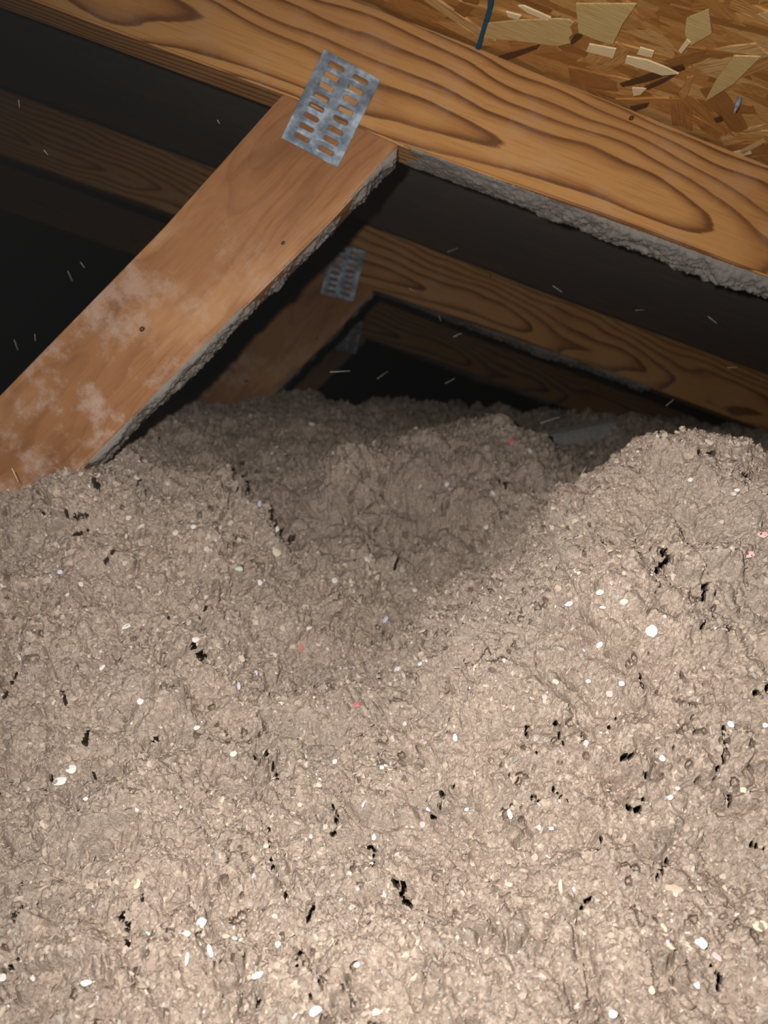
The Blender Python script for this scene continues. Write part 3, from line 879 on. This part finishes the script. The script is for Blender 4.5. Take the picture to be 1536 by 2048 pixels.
SCRAPS = [  # column, row, width, height (pixels of the photograph), tilt, colour, label
    (144, 1540, 27, 20, -20, 'w', 'square white paper scrap, upper right of a close pair at lower left'),
    (122, 1563, 30, 18, 15, 'w', 'ragged white paper scrap, lower left of a close pair at lower left'),
    (280, 1404, 16, 14, 20, 'w', 'triangular white paper scrap alone on a grey dusty patch at left'),
    (1303, 1262, 28, 28, 0, 'w', 'fluffy round white tuft, the brightest on the right heap'),
    (1200, 1292, 18, 12, 35, 'w', 'oval white scrap just below left of the fluffy white tuft'),
    (1201, 1189, 15, 13, 0, 'w', 'small white scrap, topmost of four in a cluster on the right heap'),
    (1137, 1211, 19, 10, 10, 'w', 'flat white scrap, leftmost of four in a cluster on the right heap'),
    (1208, 1217, 14, 7, 0, 'w', 'thin white scrap, lowest of four in a cluster on the right heap'),
    (1248, 1203, 20, 12, 10, 'g', 'pale green scrap, rightmost of four in a cluster on the right heap'),
    (1497, 1112, 22, 16, 10, 'r', 'white scrap with red print near the right edge of the right heap'),
    (1526, 1072, 24, 14, 0, 'r', 'pinkish paper scrap at the right edge, above the red printed scrap'),
    (1022, 885, 15, 13, 30, 'p', 'bright pink flake on the crest of the middle heap'),
    (1062, 904, 10, 16, 20, 'w', 'white fleck at the right end of the middle heap crest'),
    (716, 1412, 12, 15, 20, 'p', 'coral pink flake low in the central hollow'),
    (603, 1297, 12, 10, 40, 'p', 'curled pink flake left of centre in the hollow'),
    (846, 1648, 15, 16, 30, 'r', 'faded rose flake with a cream rim below the centre'),
    (1218, 1385, 15, 15, 0, 'r', 'round pale pink scrap on the right heap'),
    (1242, 1366, 14, 12, 0, 'l', 'pale bluish scrap beside the round pale pink scrap'),
    (910, 1476, 11, 18, 10, 'w', 'upright white scrap between the hollow and the right heap'),
    (1460, 1450, 12, 15, 30, 'w', 'small white scrap above a dark crack near the right edge'),
    (1530, 1449, 13, 13, 0, 'w', 'white scrap touching the right edge at mid height'),
    (253, 1252, 20, 10, 35, 'w', 'slanted oval white scrap on the left heap'),
    (205, 1334, 8, 16, -30, 'w', 'slim white scrap leaning, below the slanted oval on the left heap'),
    (172, 1597, 12, 9, 0, 'w', 'tiny white scrap below right of the close pair at lower left'),
    (391, 1279, 16, 13, 10, 'w', 'white scrap over the black hole left of centre'),
    (118, 1144, 13, 10, 30, 'l', 'small lilac white scrap on the upper left heap'),
    (160, 1171, 10, 13, 30, 'c', 'cream scrap right of the lilac one on the upper left heap'),
    (352, 1066, 12, 16, -20, 'c', 'cream oval flake on the left heap crest'),
    (386, 1054, 12, 10, 20, 'w', 'small white flake upper right of the cream oval on the left crest'),
    (272, 956, 16, 10, -15, 'c', 'pale flake lying beside the foot of the near brace'),
    (553, 1106, 20, 18, -10, 'c', 'large round cream flake at the upper left rim of the hollow'),
    (475, 1140, 18, 11, 10, 'g', 'pale green flake left of the round cream flake'),
    (517, 1167, 11, 13, 10, 'w', 'white flake above a small dark hole, left rim of the hollow'),
    (555, 1058, 9, 15, 0, 'w', 'narrow white fleck at the dark cleft left of the hollow'),
    (519, 1008, 9, 16, 0, 'l', 'lilac white fleck above the dark cleft left of the hollow'),
    (689, 1130, 13, 9, 0, 'c', 'cream oval chip in the middle of the hollow'),
    (667, 1161, 13, 12, 30, 'w', 'white scrap left of the upright cream chip in the hollow'),
    (703, 1168, 10, 20, 5, 'c', 'upright cream chip in the middle of the hollow'),
    (617, 1256, 20, 9, 10, 'w', 'wide white scrap lying in the lower hollow'),
    (773, 1243, 9, 18, -35, 'l', 'leaning lilac white scrap right of centre in the hollow'),
    (818, 1137, 14, 8, 0, 'c', 'flat cream chip in the right of the hollow'),
    (829, 1180, 11, 10, 0, 'w', 'white scrap below the flat cream chip in the hollow'),
    (972, 1054, 12, 12, 0, 'w', 'white scrap high on the right side of the hollow'),
    (892, 968, 10, 12, 0, 'w', 'white speck on the face of the middle heap'),
    (796, 1338, 16, 12, 0, 'w', 'white scrap at the foot of the hollow, left of a pair'),
    (840, 1332, 11, 9, 0, 'w', 'white scrap at the foot of the hollow, right of a pair'),
    (478, 1372, 8, 17, 10, 'l', 'slim upright lilac scrap on the rim below the hollow'),
    (512, 1347, 7, 14, 15, 'l', 'slim lilac scrap just right above its twin below the hollow'),
    (396, 1456, 16, 9, 35, 'w', 'slanting white scrap in the middle of the left slope'),
    (468, 1508, 16, 14, 20, 'w', 'torn white scrap above the long crack left of centre'),
    (671, 1526, 11, 11, 0, 'w', 'round white scrap below the central hollow, left of a pair'),
    (763, 1536, 10, 10, 0, 'w', 'round white scrap below the central hollow, right of a pair'),
    (728, 1614, 7, 13, -15, 'l', 'bright lilac white sliver below the centre'),
    (748, 1674, 10, 15, 0, 'w', 'white oval scrap at the top of the dark central crack'),
    (620, 1676, 9, 9, 0, 'w', 'small white triangle left of the dark central crack'),
    (532, 1696, 13, 10, 20, 'c', 'cream scrap caught in the dark crack left of centre'),
    (770, 1790, 7, 16, 10, 'w', 'upright white sliver below the dark central crack'),
    (556, 1890, 14, 14, 0, 'w', 'white scrap right of the large pale cluster near the bottom'),
    (515, 1950, 32, 16, 25, 'w', 'crumpled white scrap in a grey hollow near the bottom'),
    (634, 2026, 28, 18, 35, 'w', 'bright white scrap at the bottom edge, left of centre'),
    (752, 2028, 20, 14, 10, 'c', 'cream scrap at the bottom edge beside a dark hole'),
    (711, 1932, 14, 11, 20, 'w', 'white scrap above a tiny dark hole near the bottom centre'),
    (276, 1772, 14, 22, -10, 'c', 'pale upright flake above a dark hole at lower left'),
    (404, 1845, 20, 24, -20, 'w', 'torn white scrap, topmost of a cluster of three at lower left'),
    (373, 1872, 15, 13, 0, 'w', 'white scrap with a ragged edge, left in a cluster at lower left'),
    (373, 1918, 8, 28, 0, 'w', 'long upright white sliver, lowest in a cluster at lower left'),
    (418, 1903, 11, 30, 25, 'w', 'leaning white sliver, right in a cluster at lower left'),
    (6, 1960, 18, 16, 0, 'w', 'white scrap cut by the left edge near the bottom'),
    (174, 1968, 26, 12, 10, 'w', 'flat torn white scrap in the bottom left corner area'),
    (185, 1773, 24, 14, 10, 't', 'flat tan paper flake on the lower left slope'),
    (1400, 1890, 26, 22, -40, 'w', 'crumpled white paper at the lower right, upper end of a dark hole'),
    (1432, 1918, 24, 12, -45, 'r', 'dull pinkish paper running down from the crumpled white paper'),
    (1392, 1970, 16, 20, 10, 'w', 'blurred white scrap below the crumpled paper at lower right'),
    (1227, 2030, 20, 16, 0, 'w', 'round white scrap at the bottom edge, right of centre'),
    (1302, 1984, 14, 18, 0, 'c', 'cream round scrap above the bottom edge at right'),
    (1517, 1854, 34, 22, 15, 'c', 'large cream flake at the right edge near the bottom'),
    (1350, 1778, 42, 16, -12, 't', 'wide tan paper flake lying flat on the lower right heap'),
    (1397, 1778, 9, 36, -5, 'c', 'thin upright cream sliver right of the wide tan flake'),
    (1118, 1775, 8, 32, -8, 'c', 'thin upright cream sliver in the middle of the lower right slope'),
    (1330, 1856, 9, 18, 25, 'c', 'narrow cream sliver above the lower right dark hole'),
    (1020, 1627, 10, 22, 15, 'w', 'upright white scrap on the slope right of centre'),
    (1078, 1655, 9, 11, 0, 'w', 'white scrap, left of a close pair on the right slope'),
    (1102, 1656, 11, 8, 0, 'w', 'white scrap, right of a close pair on the right slope'),
    (932, 1622, 11, 7, 0, 'w', 'tiny white scrap by a dark spot right of centre'),
    (1342, 1597, 14, 10, 0, 'w', 'white scrap below left of a dark crack on the right heap'),
    (1356, 1581, 11, 9, 0, 'w', 'white scrap just above its neighbour on the right heap'),
    (1484, 1579, 14, 18, 0, 'c', 'cream oval flake near the right edge'),
    (1322, 1518, 13, 14, 0, 'w', 'white oval scrap in the middle of the right heap'),
    (1174, 1486, 13, 13, 0, 'w', 'white scrap low on the left side of the right heap'),
    (1113, 1364, 16, 11, -35, 'c', 'cream slanted scrap on the left shoulder of the right heap'),
    (1175, 1364, 13, 8, 0, 'w', 'thin white scrap on the left shoulder of the right heap'),
    (1379, 960, 12, 9, 0, 'w', 'white fleck below the crest of the right heap'),
    (1471, 981, 12, 9, 0, 'w', 'white fleck right of its neighbour below the right crest'),
    (1181, 910, 12, 11, 0, 'c', 'pale fleck in the dark gap between the middle and right heaps'),
    (621, 851, 13, 9, 0, 'w', 'bright fleck on the dim far heap under the second brace'),
    (502, 833, 9, 9, 0, 'c', 'dull pale fleck at the foot of the second brace'),
]
for i, (px, py, w, h, tl, cc, lab) in enumerate(SCRAPS):
    p, nn, d = surface_at(px, py)
    ww, hh = w * d / F * 0.95, h * d / F * 0.95
    nv = Vector(nn * 0.6 - ray(px, py) / np.linalg.norm(ray(px, py)) * 0.7).normalized()   # lies on the slope, tipped up towards the attic hatch
    xv = (Vector(RIGHT) - nv * nv.dot(Vector(RIGHT))).normalized()
    yv = nv.cross(xv)
    m = Matrix.Identity(4)
    ct, st = math.cos(math.radians(tl)), math.sin(math.radians(tl))
    ex, ey = xv * ct + yv * st, yv * ct - xv * st
    pos = Vector(p) + nv * 0.0016
    for k in range(3):
        m[k][0], m[k][1], m[k][2], m[k][3] = ex[k], ey[k], nv[k], pos[k]
    o = link('paper_scrap', scrap_mesh(ww, hh, 300 + i, min(w, h) / max(w, h) < .5), MS[cc])
    o.matrix_world = m
    tag(o, lab, 'paper scrap', 'paper scraps on the insulation')
    if 'red print' in lab:
        bm = bmesh.new()
        for (a, b, s) in ((-.12, .1, .16), (.14, -.14, .12)):
            bmesh.ops.create_icosphere(bm, subdivisions=1, radius=ww * s, matrix=Matrix.Translation((a * ww, b * hh, .10 * hh)) @ Matrix.Scale(.35, 4, (0, 0, 1)))
        pr = from_bm('red_print', bm, MS['d'], o)
        pr['kind'] = 'stuff'

# ---- grey dusty board half buried behind the middle heap
def half_buried_board():
    a, b = at(1050, 905, 1.06), at(1205, 872, 1.12)
    mid = (a + b) / 2
    d = (b - a); L = np.linalg.norm(d) * 1.25; d /= np.linalg.norm(d)
    bm = bmesh.new()
    bmesh.ops.create_cube(bm, size=1.0)
    for v in bm.verts: v.co = Vector((v.co.x * L, v.co.y * 0.019, v.co.z * 0.04))
    bmesh.ops.bevel(bm, geom=bm.edges[:], offset=0.002, segments=2, affect='EDGES')
    o = from_bm('wood_offcut', bm, M_BOARD)
    zd = np.array([0, -0.35, 1.0]); zd -= d * np.dot(zd, d); zd /= np.linalg.norm(zd)
    yd = np.cross(zd, d)
    m = Matrix.Identity(4)
    for i in range(3): m[i][0], m[i][1], m[i][2], m[i][3] = d[i], yd[i], zd[i], mid[i]
    o.matrix_world = m
    tag(o, 'grey dusty board half buried behind the middle heap of insulation', 'board')
half_buried_board()

# ---- fibres drifting in the air, caught by the flash
def airborne():
    spec = [(680, 743, 40, -3, .75), (1100, 840, 40, -18, .8), (765, 750, 26, -35, .9), (900, 762, 22, -28, .9), (915, 670, 18, -25, .8),
            (1115, 578, 22, 35, .75), (1425, 640, 22, 38, .7), (1465, 735, 20, -3, .75), (1340, 805, 20, -40, .8), (905, 500, 22, -20, .9),
            (825, 580, 14, 30, .85), (880, 637, 12, 70, .9), (165, 530, 14, 55, .7), (140, 552, 22, 65, .75), (70, 675, 14, 85, .7), (32, 690, 22, 70, .75),
            (1165, 945, 26, -58, .6), (1280, 620, 18, -4, .85), (38, 208, 16, 85, .6), (92, 305, 12, 50, .6), (437, 244, 8, 60, .6), (30, 950, 30, 65, .55)]
    bm = bmesh.new()
    for px, py, L, an, Y in spec:
        dx, dy = math.cos(math.radians(an)) * L / 2, math.sin(math.radians(an)) * L / 2
        a, b = Vector(at(px - dx, py - dy, Y)), Vector(at(px + dx, py + dy, Y + .004))
        r = 0.00030
        d = (b - a); m = Matrix.Translation((a + b) / 2) @ d.to_track_quat('Z', 'Y').to_matrix().to_4x4()
        bmesh.ops.create_cone(bm, cap_ends=True, segments=5, radius1=r, radius2=r * .5, depth=d.length, matrix=m)
    o = from_bm('airborne_dust', bm, M_AIR)
    tag(o, 'fine pale dust fibres drifting in the dark air before the trusses', 'dust', kind='stuff')
airborne()
